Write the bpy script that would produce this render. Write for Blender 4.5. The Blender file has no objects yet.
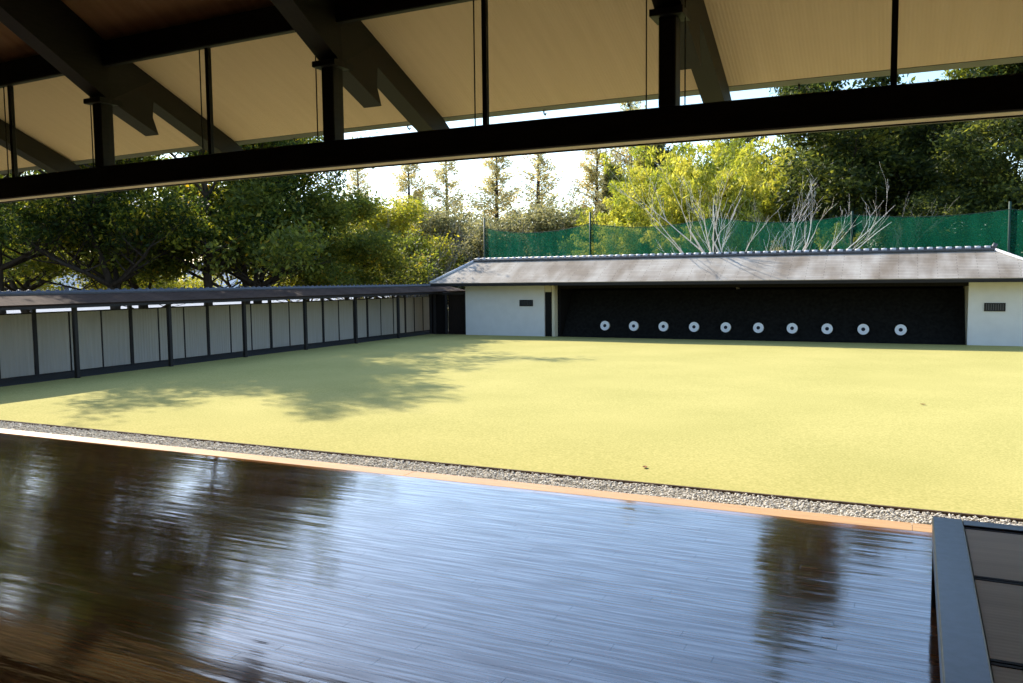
import bpy, math, random
import numpy as np
from mathutils import Vector, Matrix

random.seed(7)
rng = np.random.default_rng(11)
C = bpy.context.scene.collection
PI = math.pi
G = -0.46            # level of the lawn below the shooting floor

# ------------------------------------------------------------------ helpers
class MB:
    """collects faces for ONE mesh"""
    def __init__(s): s.v = []; s.f = []; s.sm = []
    def quad(s, a, b, c, d, smooth=False):
        n = len(s.v); s.v += [a, b, c, d]; s.f.append((n, n+1, n+2, n+3)); s.sm.append(smooth)
    def add(s, vs, fs, smooth=False):
        n = len(s.v); s.v += [tuple(p) for p in vs]
        for f in fs: s.f.append(tuple(i+n for i in f)); s.sm.append(smooth)
    def box(s, x0, x1, y0, y1, z0, z1, bev=0.0, segx=1):
        """axis aligned box with chamfered long edges"""
        if bev <= 0 and segx == 1:
            vs = [(x0,y0,z0),(x1,y0,z0),(x1,y1,z0),(x0,y1,z0),(x0,y0,z1),(x1,y0,z1),(x1,y1,z1),(x0,y1,z1)]
            s.add(vs, [(0,3,2,1),(4,5,6,7),(0,1,5,4),(1,2,6,5),(2,3,7,6),(3,0,4,7)])
            return
        b = bev
        # octagonal section in YZ extruded along X
        sec = [(y0+b,z0),(y1-b,z0),(y1,z0+b),(y1,z1-b),(y1-b,z1),(y0+b,z1),(y0,z1-b),(y0,z0+b)]
        s.extrude_x(sec, [x0+(x1-x0)*i/segx for i in range(segx+1)])
    def extrude_x(s, sec, xs):
        n = len(sec); vs = []; fs = []
        for x in xs: vs += [(x, y, z) for y, z in sec]
        for k in range(len(xs)-1):
            for i in range(n):
                j = (i+1) % n
                fs.append((k*n+i, k*n+j, (k+1)*n+j, (k+1)*n+i))
        fs.append(tuple(range(n-1, -1, -1))); fs.append(tuple((len(xs)-1)*n+i for i in range(n)))
        s.add(vs, fs)
    def extrude_y(s, sec, ys):
        n = len(sec); vs = []; fs = []
        for y in ys: vs += [(x, y, z) for x, z in sec]
        for k in range(len(ys)-1):
            for i in range(n):
                j = (i+1) % n
                fs.append((k*n+i, (k+1)*n+i, (k+1)*n+j, k*n+j))
        fs.append(tuple(range(n))); fs.append(tuple((len(ys)-1)*n+i for i in range(n-1, -1, -1)))
        s.add(vs, fs)
    def post(s, x, y, z0, z1, wx, wy, b=0.008):
        hx, hy = wx/2, wy/2
        sec = [(x-hx+b,y-hy),(x+hx-b,y-hy),(x+hx,y-hy+b),(x+hx,y+hy-b),(x+hx-b,y+hy),(x-hx+b,y+hy),(x-hx,y+hy-b),(x-hx,y-hy+b)]
        s.add([(a,c,z0) for a,c in sec]+[(a,c,z1) for a,c in sec],
              [(i,(i+1)%8,(i+1)%8+8,i+8) for i in range(8)]+[tuple(range(7,-1,-1)), tuple(range(8,16))])
    def tube(s, pts, rads, n=6, cap=True):
        pts = [Vector(p) for p in pts]; N = len(pts); vs = []; fs = []
        up = Vector((0.13, 0.21, 1))
        for i, p in enumerate(pts):
            t = (pts[min(i+1,N-1)] - pts[max(i-1,0)])
            if t.length < 1e-9: t = Vector((0,0,1))
            t.normalize()
            a = t.cross(up)
            if a.length < .1: a = t.cross(Vector((1,0,0)))
            a.normalize(); b = t.cross(a)
            for k in range(n):
                th = 2*PI*k/n
                vs.append(p + (a*math.cos(th)+b*math.sin(th))*rads[i])
        for i in range(N-1):
            for k in range(n):
                fs.append((i*n+k, i*n+(k+1)%n, (i+1)*n+(k+1)%n, (i+1)*n+k))
        if cap:
            fs.append(tuple(range(n-1,-1,-1))); fs.append(tuple((N-1)*n+k for k in range(n)))
        s.add(vs, fs, smooth=True)
    def build(s, name, mat, parent=None, fn=None):
        me = bpy.data.meshes.new(name)
        v = s.v if fn is None else [fn(p) for p in s.v]
        me.from_pydata([tuple(p) for p in v], [], s.f)
        me.polygons.foreach_set('use_smooth', s.sm)
        me.validate(); me.update()
        me.materials.append(mat)
        o = bpy.data.objects.new(name, me); C.objects.link(o)
        if parent is not None:
            o.parent = parent
            o.matrix_parent_inverse = Matrix.Translation(-Vector(parent.location))
        return o

def empty(name, loc=(0,0,0)):
    o = bpy.data.objects.new(name, None); o.location = loc; o.empty_display_size = .2
    C.objects.link(o); return o
def tag(o, label=None, cat=None, group=None, kind=None):
    if label: o['label'] = label
    if cat: o['category'] = cat
    if group: o['group'] = group
    if kind: o['kind'] = kind
    return o
def thing(name, label, cat, loc=(0,0,0), group=None):
    return tag(empty(name, loc), label, cat, group)
def copy_tree(o, parent=None):
    c = o.copy(); C.objects.link(c)
    if parent is not None:
        c.parent = parent; c.matrix_parent_inverse = o.matrix_parent_inverse.copy()
    for ch in list(o.children): copy_tree(ch, c)
    return c

# camera-independent gentle camber of the long eaves timbers (crown near the middle bay)
def camb(x, k): 
    u = min(abs(x+2.7), 9.5); return -k*u*u
def camb_beam(p): return (p[0], p[1], p[2]+camb(p[0], .0014))
def camb_eave(p): return (p[0], p[1], p[2]+camb(p[0], .0014-.0004*min(max((p[1]-6)/1.8,0),1)))

# ------------------------------------------------------------------ materials
def new_mat(name):
    m = bpy.data.materials.new(name); m.use_nodes = True
    nt = m.node_tree; nt.nodes.clear()
    out = nt.nodes.new('ShaderNodeOutputMaterial')
    return m, nt, out
def N(nt, t, **kw):
    n = nt.nodes.new(t)
    for k, v in kw.items():
        if k.startswith('i_'):
            n.inputs[k[2:].replace('_',' ')].default_value = v
        else: setattr(n, k, v)
    return n
def L(nt, a, b): nt.links.new(a, b)
def simple(name, col, rough=.7, var=.15, scale=6., stretch=(1,1,1), bump=0., spec=.3, metal=0., gen=False):
    m, nt, out = new_mat(name)
    b = N(nt, 'ShaderNodeBsdfPrincipled'); L(nt, b.outputs[0], out.inputs[0])
    b.inputs['Roughness'].default_value = rough
    b.inputs['Specular IOR Level'].default_value = spec
    b.inputs['Metallic'].default_value = metal
    tc = N(nt, 'ShaderNodeTexCoord'); mp = N(nt, 'ShaderNodeMapping'); mp.inputs['Scale'].default_value = stretch
    L(nt, tc.outputs['Object'], mp.inputs['Vector'])
    no = N(nt, 'ShaderNodeTexNoise'); no.inputs['Scale'].default_value = scale; no.inputs['Detail'].default_value = 6
    L(nt, mp.outputs[0], no.inputs['Vector'])
    rp = N(nt, 'ShaderNodeValToRGB')
    lo = [c*(1-var) for c in col]; hi = [min(1,c*(1+var)) for c in col]
    rp.color_ramp.elements[0].position = .3; rp.color_ramp.elements[1].position = .7
    rp.color_ramp.elements[0].color = (*lo,1); rp.color_ramp.elements[1].color = (*hi,1)
    L(nt, no.outputs['Fac'], rp.inputs[0]); L(nt, rp.outputs[0], b.inputs['Base Color'])
    if bump:
        bp = N(nt, 'ShaderNodeBump'); bp.inputs['Strength'].default_value = bump; bp.inputs['Distance'].default_value = .01
        L(nt, no.outputs['Fac'], bp.inputs['Height']); L(nt, bp.outputs[0], b.inputs['Normal'])
    return m

M = {}
M['dark_timber'] = simple('dark_stained_timber', (.010,.009,.009), .55, .3, 5, (1,1,8), .1, .25)
M['rafter_timber'] = simple('rafter_timber', (.012,.010,.008), .6, .3, 6, (8,1,8), .1, .25)
M['walkway_timber'] = simple('weathered_dark_post', (.018,.016,.017), .6, .3, 6, (6,6,1), .1)
M['fascia'] = simple('grey_fascia', (.10,.095,.085), .6, .15, 5)
M['plaster'] = simple('white_plaster', (.62,.61,.59), .9, .04, 3, (1,1,1), .05, .1)
M['side_plaster'] = simple('cream_plaster', (.60,.54,.40), .9, .04, 3, (1,1,1), .05, .1)
M['interior_plaster'] = simple('interior_plaster', (.35,.27,.18), .9, .05, 3)
M['kerb'] = simple('dark_stone_kerb', (.035,.037,.04), .8, .3, 12, bump=.2)
M['edging'] = simple('brown_wood_edging', (.10,.065,.04), .85, .3, 12, bump=.2)
M['sand'] = simple('dark_sand', (.012,.012,.011), 1., .35, 9, bump=.3, spec=.05)  # very dark base colour for the sand bank
M['black_board'] = simple('black_board_and_shade', (.010,.009,.009), .8, .3, 6, (10,10,1), .1, .1)  # black boards; also stands in for shade in openings and indoors
M['brown_board'] = simple('brown_board', (.020,.014,.011), .8, .3, 6, (10,10,1), .1, .1)
M['ridge_tile'] = simple('grey_ridge_tile', (.055,.057,.065), .45, .25, 15, bump=.1, spec=.5)
M['tile_end'] = simple('pale_tile_end', (.5,.5,.52), .5, .15, 15)
M['bark'] = simple('tree_bark', (.055,.042,.032), .9, .35, 9, (1,1,.3), .4, .1)
M['grey_bark'] = simple('bleached_bare_bark', (.68,.62,.54), .85, .2, 9, (1,1,.3), .2, .1)
M['dead_twig'] = simple('grey_twig', (.24,.215,.18), .85, .25, 9)
M['culm'] = simple('bamboo_culm', (.30,.33,.10), .5, .2, 6)
M['target_paper'] = simple('target_paper', (.80,.82,.84), .8, .03, 8)
M['target_black'] = simple('target_black', (.012,.014,.022), .8, .2, 8)
M['target_rim'] = simple('target_wood_rim', (.42,.36,.26), .7, .15, 20)
M['pole'] = simple('green_net_pole', (.02,.05,.035), .5, .2, 6)
M['mat_edge'] = simple('mat_edging_cloth', (.008,.009,.012), .8, .2, 30)
M['lacquer'] = simple('dais_frame_wood', (.05,.062,.078), .3, .35, 5, (4,4,4), .12, .75)  # bluish base colour carries the sky's reflection on the wood
M['leaf_litter'] = simple('fallen_leaf', (.20,.075,.02), .8, .2, 30)
M['house_wall'] = simple('far_pale_wall', (.75,.76,.78), .8, .05, 1)
M['house_roof'] = simple('far_grey_roof', (.25,.27,.30), .7, .15, 2)
M['window_dark'] = simple('dark_glazing', (.03,.035,.04), .2, .1, 3)
M['lattice'] = simple('grey_lattice', (.075,.075,.08), .6, .15, 9)

# glossy plank floor
def floor_mat():
    m, nt, out = new_mat('varnished_plank_floor')
    b = N(nt,'ShaderNodeBsdfPrincipled'); L(nt,b.outputs[0],out.inputs[0])
    tc = N(nt,'ShaderNodeTexCoord'); sep = N(nt,'ShaderNodeSeparateXYZ'); L(nt,tc.outputs['Object'],sep.inputs[0])
    W = .07
    dv = N(nt,'ShaderNodeMath',operation='DIVIDE'); dv.inputs[1].default_value = W; L(nt,sep.outputs['Y'],dv.inputs[0])
    fl = N(nt,'ShaderNodeMath',operation='FLOOR'); L(nt,dv.outputs[0],fl.inputs[0])
    fr = N(nt,'ShaderNodeMath',operation='FRACT'); L(nt,dv.outputs[0],fr.inputs[0])
    wn = N(nt,'ShaderNodeTexWhiteNoise',noise_dimensions='1D'); L(nt,fl.outputs[0],wn.inputs['W'])
    # staggered butt joints: x shifted per row
    mu = N(nt,'ShaderNodeMath',operation='MULTIPLY'); mu.inputs[1].default_value = 3.7; L(nt,wn.outputs['Value'],mu.inputs[0])
    ax = N(nt,'ShaderNodeMath',operation='ADD'); L(nt,sep.outputs['X'],ax.inputs[0]); L(nt,mu.outputs[0],ax.inputs[1])
    dx = N(nt,'ShaderNodeMath',operation='DIVIDE'); dx.inputs[1].default_value = 1.85; L(nt,ax.outputs[0],dx.inputs[0])
    fx = N(nt,'ShaderNodeMath',operation='FLOOR'); L(nt,dx.outputs[0],fx.inputs[0])
    frx = N(nt,'ShaderNodeMath',operation='FRACT'); L(nt,dx.outputs[0],frx.inputs[0])
    cb = N(nt,'ShaderNodeCombineXYZ'); L(nt,fl.outputs[0],cb.inputs[0]); L(nt,fx.outputs[0],cb.inputs[1])
    w2 = N(nt,'ShaderNodeTexWhiteNoise',noise_dimensions='2D'); L(nt,cb.outputs[0],w2.inputs['Vector'])
    # grain
    mp = N(nt,'ShaderNodeMapping'); mp.inputs['Scale'].default_value = (1.2,30,1); L(nt,tc.outputs['Object'],mp.inputs[0])
    ad = N(nt,'ShaderNodeVectorMath',operation='ADD'); L(nt,mp.outputs[0],ad.inputs[0])
    sc = N(nt,'ShaderNodeVectorMath',operation='SCALE'); sc.inputs['Scale'].default_value = 20; L(nt,w2.outputs['Color'],sc.inputs[0]); L(nt,sc.outputs[0],ad.inputs[1])
    no = N(nt,'ShaderNodeTexNoise'); no.inputs['Scale'].default_value = 1.5; no.inputs['Detail'].default_value = 5; L(nt,ad.outputs[0],no.inputs['Vector'])
    mx = N(nt,'ShaderNodeMath',operation='MULTIPLY_ADD'); mx.inputs[1].default_value = .3; L(nt,w2.outputs['Value'],mx.inputs[0]); 
    hf = N(nt,'ShaderNodeMath',operation='MULTIPLY'); hf.inputs[1].default_value = .7; L(nt,no.outputs['Fac'],hf.inputs[0]); L(nt,hf.outputs[0],mx.inputs[2])
    rp = N(nt,'ShaderNodeValToRGB'); e = rp.color_ramp.elements
    e[0].position=.15; e[0].color=(.10,.035,.012,1); e[1].position=.85; e[1].color=(.24,.10,.038,1)
    L(nt,mx.outputs[0],rp.inputs[0])
    # seams
    def edge(fracout, wdt):
        a = N(nt,'ShaderNodeMath',operation='SUBTRACT'); a.inputs[0].default_value = .5; 
        s1 = N(nt,'ShaderNodeMath',operation='SUBTRACT'); s1.inputs[1].default_value = .5; L(nt,fracout,s1.inputs[0])
        ab = N(nt,'ShaderNodeMath',operation='ABSOLUTE'); L(nt,s1.outputs[0],ab.inputs[0]); L(nt,ab.outputs[0],a.inputs[1])
        lt = N(nt,'ShaderNodeMath',operation='LESS_THAN'); lt.inputs[1].default_value = wdt; L(nt,a.outputs[0],lt.inputs[0]); return lt
    e1 = edge(fr.outputs[0], .03); e2 = edge(frx.outputs[0], .0012)
    mxm = N(nt,'ShaderNodeMath',operation='MAXIMUM'); L(nt,e1.outputs[0],mxm.inputs[0]); L(nt,e2.outputs[0],mxm.inputs[1])
    mc = N(nt,'ShaderNodeMix',data_type='RGBA'); L(nt,mxm.outputs[0],mc.inputs['Factor']); L(nt,rp.outputs[0],mc.inputs['A']); mc.inputs['B'].default_value=(.02,.008,.004,1)
    L(nt,mc.outputs['Result'],b.inputs['Base Color'])
    # roughness: worn patches
    n2 = N(nt,'ShaderNodeTexNoise'); n2.inputs['Scale'].default_value = .9; n2.inputs['Detail'].default_value = 6
    mp2 = N(nt,'ShaderNodeMapping'); mp2.inputs['Scale'].default_value = (.7,4,1); L(nt,tc.outputs['Object'],mp2.inputs[0]); L(nt,mp2.outputs[0],n2.inputs['Vector'])
    mr = N(nt,'ShaderNodeMapRange'); mr.inputs['From Min'].default_value=.3; mr.inputs['From Max'].default_value=.7; mr.inputs['To Min'].default_value=.05; mr.inputs['To Max'].default_value=.13
    L(nt,n2.outputs['Fac'],mr.inputs['Value']); L(nt,mr.outputs[0],b.inputs['Roughness'])
    b.inputs['IOR'].default_value = 1.65; b.inputs['Specular IOR Level'].default_value = .9; b.inputs['Coat Weight'].default_value=.45; b.inputs['Coat Roughness'].default_value=.05; b.inputs['Coat IOR'].default_value=1.6
    # height: cupped boards + random tilt + ripples
    tl = N(nt,'ShaderNodeMath',operation='SUBTRACT'); tl.inputs[1].default_value=.5; L(nt,w2.outputs['Value'],tl.inputs[0])
    fm = N(nt,'ShaderNodeMath',operation='MULTIPLY'); L(nt,tl.outputs[0],fm.inputs[0])
    pp = N(nt,'ShaderNodeMath',operation='PINGPONG'); pp.inputs[1].default_value=.5; L(nt,fr.outputs[0],pp.inputs[0]); L(nt,pp.outputs[0],fm.inputs[1])
    mp3 = N(nt,'ShaderNodeMapping'); mp3.inputs['Scale'].default_value=(1.6,9,1); L(nt,tc.outputs['Object'],mp3.inputs[0])
    n3 = N(nt,'ShaderNodeTexNoise'); n3.inputs['Scale'].default_value=1.0; n3.inputs['Detail'].default_value=3; L(nt,mp3.outputs[0],n3.inputs['Vector'])
    h1 = N(nt,'ShaderNodeMath',operation='MULTIPLY_ADD'); h1.inputs[1].default_value=1.2; L(nt,n3.outputs['Fac'],h1.inputs[0]); L(nt,fm.outputs[0],h1.inputs[2])
    bp = N(nt,'ShaderNodeBump'); bp.inputs['Strength'].default_value=1.; bp.inputs['Distance'].default_value=.0014; h2 = N(nt,'ShaderNodeMath',operation='MULTIPLY_ADD'); h2.inputs[1].default_value=-.03; L(nt,mxm.outputs[0],h2.inputs[0]); L(nt,h1.outputs[0],h2.inputs[2]); L(nt,h2.outputs[0],bp.inputs['Height'])
    mp4 = N(nt,'ShaderNodeMapping'); mp4.inputs['Scale'].default_value=(2.2,45,1); L(nt,tc.outputs['Object'],mp4.inputs[0])
    n4 = N(nt,'ShaderNodeTexNoise'); n4.inputs['Scale'].default_value=1.0; n4.inputs['Detail'].default_value=4; L(nt,mp4.outputs[0],n4.inputs['Vector'])
    cr = N(nt,'ShaderNodeMapRange'); cr.inputs['From Min'].default_value=.42; cr.inputs['From Max'].default_value=.62; cr.inputs['To Min'].default_value=.0; cr.inputs['To Max'].default_value=.6; L(nt,n4.outputs['Fac'],cr.inputs['Value'])
    sm = N(nt,'ShaderNodeMath',operation='MULTIPLY_ADD'); sm.inputs[1].default_value=-.45; sm.inputs[2].default_value=1; L(nt,mxm.outputs[0],sm.inputs[0])
    cm = N(nt,'ShaderNodeMath',operation='MULTIPLY'); L(nt,cr.outputs[0],cm.inputs[0]); L(nt,sm.outputs[0],cm.inputs[1]); L(nt,cm.outputs[0],b.inputs['Coat Weight'])
    sp = N(nt,'ShaderNodeMath',operation='MULTIPLY'); sp.inputs[1].default_value=.8; L(nt,sm.outputs[0],sp.inputs[0]); L(nt,sp.outputs[0],b.inputs['Specular IOR Level'])
    L(nt,bp.outputs[0],b.inputs['Normal']); L(nt,bp.outputs[0],b.inputs['Coat Normal'])
    return m
M['floor'] = floor_mat()
M['sill'] = simple('pale_sunlit_edge_board',(.55,.33,.15),.45,.15,4,(.6,9,1),.1,.35)  # lighter edge board, sunlit strip along the floor put into its pale colour

def ribbed(name, col, axis, pitch, depth=.002, rough=.8, col2=None, spec=.15):
    """fine parallel ribs; axis = coordinate across the ribs"""
    m, nt, out = new_mat(name)
    b = N(nt,'ShaderNodeBsdfPrincipled'); L(nt,b.outputs[0],out.inputs[0]); b.inputs['Roughness'].default_value = rough
    b.inputs['Specular IOR Level'].default_value = spec
    tc = N(nt,'ShaderNodeTexCoord'); sep = N(nt,'ShaderNodeSeparateXYZ'); L(nt,tc.outputs['Object'],sep.inputs[0])
    dv = N(nt,'ShaderNodeMath',operation='MULTIPLY'); dv.inputs[1].default_value = 2*PI/pitch; L(nt,sep.outputs[axis],dv.inputs[0])
    sn = N(nt,'ShaderNodeMath',operation='SINE'); L(nt,dv.outputs[0],sn.inputs[0])
    bp = N(nt,'ShaderNodeBump'); bp.inputs['Distance'].default_value = depth; L(nt,sn.outputs[0],bp.inputs['Height'])
    L(nt,bp.outputs[0],b.inputs['Normal'])
    mp = N(nt,'ShaderNodeMapping'); s = [.5,.5,.5]; s['XYZ'.index(axis)] = 9; mp.inputs['Scale'].default_value = s
    L(nt,tc.outputs['Object'],mp.inputs[0])
    no = N(nt,'ShaderNodeTexNoise'); no.inputs['Scale'].default_value = 1.5; no.inputs['Detail'].default_value = 5; L(nt,mp.outputs[0],no.inputs['Vector'])
    rp = N(nt,'ShaderNodeValToRGB'); e = rp.color_ramp.elements; c2 = col2 or tuple(c*.8 for c in col)
    e[0].position=.3; e[0].color=(*c2,1); e[1].position=.7; e[1].color=(*col,1)
    L(nt,no.outputs['Fac'],rp.inputs[0]); L(nt,rp.outputs[0],b.inputs['Base Color'])
    return m
M['soffit'] = ribbed('lit_reed_soffit_board', (.78,.59,.40), 'X', .03, .0007, col2=(.72,.54,.36))  # same boards as the ceiling, outdoor bounce light put into the cream
M['ceiling'] = ribbed('shaded_ceiling_board', (.42,.26,.14), 'X', .12, .002, col2=(.34,.20,.10))  # same boards as the soffit, indoor shade put into the brown
M['panel'] = ribbed('ribbed_pale_panel', (.44,.41,.36), 'Y', .09, .003, col2=(.39,.36,.31))
M['mat'] = ribbed('woven_rush_mat', (.60,.53,.42), 'Y', .03, .0003, col2=(.48,.42,.33), rough=.75)

def tiled_roof(name, col, dark, bw, bh, rough=.75):
    m, nt, out = new_mat(name)
    b = N(nt,'ShaderNodeBsdfPrincipled'); L(nt,b.outputs[0],out.inputs[0]); b.inputs['Roughness'].default_value = rough
    b.inputs['Specular IOR Level'].default_value = .2
    uv = N(nt,'ShaderNodeUVMap'); 
    br = N(nt,'ShaderNodeTexBrick'); br.inputs['Scale'].default_value = 1; br.inputs['Brick Width'].default_value = bw; br.inputs['Row Height'].default_value = bh
    br.inputs['Mortar Size'].default_value = .012; br.inputs['Color1'].default_value=(*col,1); br.inputs['Color2'].default_value=(*[c*.82 for c in col],1)
    br.inputs['Mortar'].default_value=(*dark,1); br.inputs['Bias'].default_value = -.1
    L(nt,uv.outputs[0],br.inputs['Vector'])
    no = N(nt,'ShaderNodeTexNoise'); no.inputs['Scale'].default_value = .9; no.inputs['Detail'].default_value=7
    mp = N(nt,'ShaderNodeMapping'); mp.inputs['Scale'].default_value=(1.4,.5,1); L(nt,uv.outputs[0],mp.inputs[0]); L(nt,mp.outputs[0],no.inputs['Vector'])
    rp = N(nt,'ShaderNodeValToRGB'); e=rp.color_ramp.elements; e[0].position=.35; e[0].color=(.52,.46,.40,1); e[1].position=.65; e[1].color=(1,1,1,1)
    L(nt,no.outputs['Fac'],rp.inputs[0])
    mx = N(nt,'ShaderNodeMix',data_type='RGBA',blend_type='MULTIPLY'); mx.inputs['Factor'].default_value=1
    L(nt,br.outputs['Color'],mx.inputs['A']); L(nt,rp.outputs[0],mx.inputs['B']); L(nt,mx.outputs['Result'],b.inputs['Base Color'])
    bp = N(nt,'ShaderNodeBump'); bp.inputs['Distance'].default_value=.01; bp.inputs['Strength'].default_value=.5; bp.invert=True
    L(nt,br.outputs['Fac'],bp.inputs['Height']); L(nt,bp.outputs[0],b.inputs['Normal'])
    return m
M['house_tiles'] = tiled_roof('weathered_shingle', (.45,.41,.355), (.27,.24,.205), 1.1, .11)
M['walk_tiles'] = tiled_roof('brown_shingle', (.085,.05,.034), (.03,.02,.015), .35, .12, .95)

def leaf_mat(name, stops, trans=.45, rough=.6):
    m, nt, out = new_mat(name)
    at = N(nt,'ShaderNodeAttribute'); at.attribute_name = 'tone'
    rp = N(nt,'ShaderNodeValToRGB'); cr = rp.color_ramp
    while len(cr.elements) < len(stops): cr.elements.new(.5)
    for e, (p, c) in zip(cr.elements, stops): e.position = p; e.color = (*c, 1)
    L(nt, at.outputs['Fac'], rp.inputs[0])
    d = N(nt,'ShaderNodeBsdfPrincipled'); d.inputs['Roughness'].default_value = rough; d.inputs['Specular IOR Level'].default_value=.3
    L(nt, rp.outputs[0], d.inputs['Base Color'])
    t = N(nt,'ShaderNodeBsdfTranslucent')
    hs = N(nt,'ShaderNodeHueSaturation'); hs.inputs['Saturation'].default_value=1.1; hs.inputs['Value'].default_value=1.5; hs.inputs['Hue'].default_value=.49
    L(nt, rp.outputs[0], hs.inputs['Color']); L(nt, hs.outputs[0], t.inputs['Color'])
    mx = N(nt,'ShaderNodeMixShader'); mx.inputs[0].default_value = trans
    L(nt,d.outputs[0],mx.inputs[1]); L(nt,t.outputs[0],mx.inputs[2]); L(nt,mx.outputs[0],out.inputs[0])
    return m
M['leaf_dark'] = leaf_mat('leaf_dark_evergreen', [(0,(.014,.028,.008)),(.5,(.05,.08,.016)),(.72,(.20,.22,.03)),(.9,(.50,.46,.06)),(1,(.55,.30,.05))], .55)
M['leaf_mid'] = leaf_mat('leaf_turning_green', [(0,(.05,.075,.018)),(.5,(.15,.18,.035)),(.85,(.36,.35,.055)),(1,(.50,.28,.04))], .55)
M['leaf_yellow'] = leaf_mat('leaf_yellow_green', [(0,(.16,.18,.03)),(.5,(.32,.33,.05)),(1,(.55,.47,.07))], .5)
M['leaf_bamboo'] = leaf_mat('leaf_bamboo', [(0,(.10,.15,.025)),(.5,(.36,.38,.06)),(1,(.66,.60,.13))], .5)
M['leaf_meta'] = leaf_mat('leaf_redwood', [(0,(.36,.36,.17)),(.6,(.55,.50,.24)),(1,(.60,.42,.18))], .55)
M['leaf_haze'] = leaf_mat('leaf_grey_green', [(0,(.09,.10,.04)),(.6,(.24,.23,.10)),(1,(.40,.36,.15))], .45)
M['leaf_forest'] = leaf_mat('leaf_forest', [(0,(.02,.034,.012)),(.5,(.06,.082,.022)),(1,(.24,.25,.045))], .5)

def lawn_mat():
    m, nt, out = new_mat('autumn_lawn')
    b = N(nt,'ShaderNodeBsdfPrincipled'); L(nt,b.outputs[0],out.inputs[0]); b.inputs['Roughness'].default_value=.95; b.inputs['Specular IOR Level'].default_value=.05
    tc = N(nt,'ShaderNodeTexCoord')
    a = N(nt,'ShaderNodeTexNoise'); a.inputs['Scale'].default_value=38; a.inputs['Detail'].default_value=5; L(nt,tc.outputs['Object'],a.inputs['Vector'])
    c = N(nt,'ShaderNodeTexNoise'); c.inputs['Scale'].default_value=.55; c.inputs['Detail'].default_value=5; L(nt,tc.outputs['Object'],c.inputs['Vector'])
    md = N(nt,'ShaderNodeMath',operation='MULTIPLY_ADD'); md.inputs[1].default_value=.75; L(nt,a.outputs['Fac'],md.inputs[0])
    m2 = N(nt,'ShaderNodeMath',operation='MULTIPLY'); m2.inputs[1].default_value=.25; L(nt,c.outputs['Fac'],m2.inputs[0]); L(nt,m2.outputs[0],md.inputs[2])
    rp = N(nt,'ShaderNodeValToRGB'); e=rp.color_ramp.elements
    e[0].position=.30; e[0].color=(.31,.29,.085,1); e[1].position=.68; e[1].color=(.51,.435,.16,1)
    L(nt,md.outputs[0],rp.inputs[0]); L(nt,rp.outputs[0],b.inputs['Base Color'])
    bp = N(nt,'ShaderNodeBump'); bp.inputs['Distance'].default_value=.004; bp.inputs['Strength'].default_value=.6
    n2 = N(nt,'ShaderNodeTexNoise'); n2.inputs['Scale'].default_value=60; n2.inputs['Detail'].default_value=3; L(nt,tc.outputs['Object'],n2.inputs['Vector'])
    L(nt,n2.outputs['Fac'],bp.inputs['Height']); L(nt,bp.outputs[0],b.inputs['Normal'])
    return m
M['lawn'] = lawn_mat()
M['woodland'] = simple('leaf_strewn_soil', (.10,.085,.045), 1., .35, 4, bump=.3, spec=.05)
M['pale_ground'] = simple('pale_gravel_ground', (.30,.31,.33), 1., .12, 3, spec=.05)

def pebble_mat():
    m, nt, out = new_mat('pebbles')
    b = N(nt,'ShaderNodeBsdfPrincipled'); L(nt,b.outputs[0],out.inputs[0]); b.inputs['Roughness'].default_value=.8
    at = N(nt,'ShaderNodeAttribute'); at.attribute_name='tone'
    rp = N(nt,'ShaderNodeValToRGB'); e=rp.color_ramp.elements; e[0].color=(.32,.29,.24,1); e[1].color=(.74,.69,.60,1)
    L(nt,at.outputs['Fac'],rp.inputs[0]); L(nt,rp.outputs[0],b.inputs['Base Color']); return m
M['pebble'] = pebble_mat()
M['gravel_bed'] = simple('gravel_bed', (.42,.38,.32), 1., .4, 60, bump=.8, spec=.05)

def glass_mat():
    m, nt, out = new_mat('clear_pane')
    t = N(nt,'ShaderNodeBsdfTransparent'); t.inputs[0].default_value=(.90,.93,.91,1)
    g = N(nt,'ShaderNodeBsdfGlossy'); g.inputs['Roughness'].default_value=0.01; g.inputs['Color'].default_value=(1,1,1,1)
    f = N(nt,'ShaderNodeFresnel'); f.inputs['IOR'].default_value=1.35
    ge = N(nt,'ShaderNodeNewGeometry'); iv = N(nt,'ShaderNodeMath',operation='SUBTRACT'); iv.inputs[0].default_value=1; L(nt,ge.outputs['Backfacing'],iv.inputs[1])
    mm = N(nt,'ShaderNodeMath',operation='MULTIPLY'); L(nt,f.outputs[0],mm.inputs[0]); L(nt,iv.outputs[0],mm.inputs[1])
    mx = N(nt,'ShaderNodeMixShader'); L(nt,mm.outputs[0],mx.inputs[0]); L(nt,t.outputs[0],mx.inputs[1]); L(nt,g.outputs[0],mx.inputs[2]); L(nt,mx.outputs[0],out.inputs[0])
    return m
M['glass'] = glass_mat()
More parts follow.
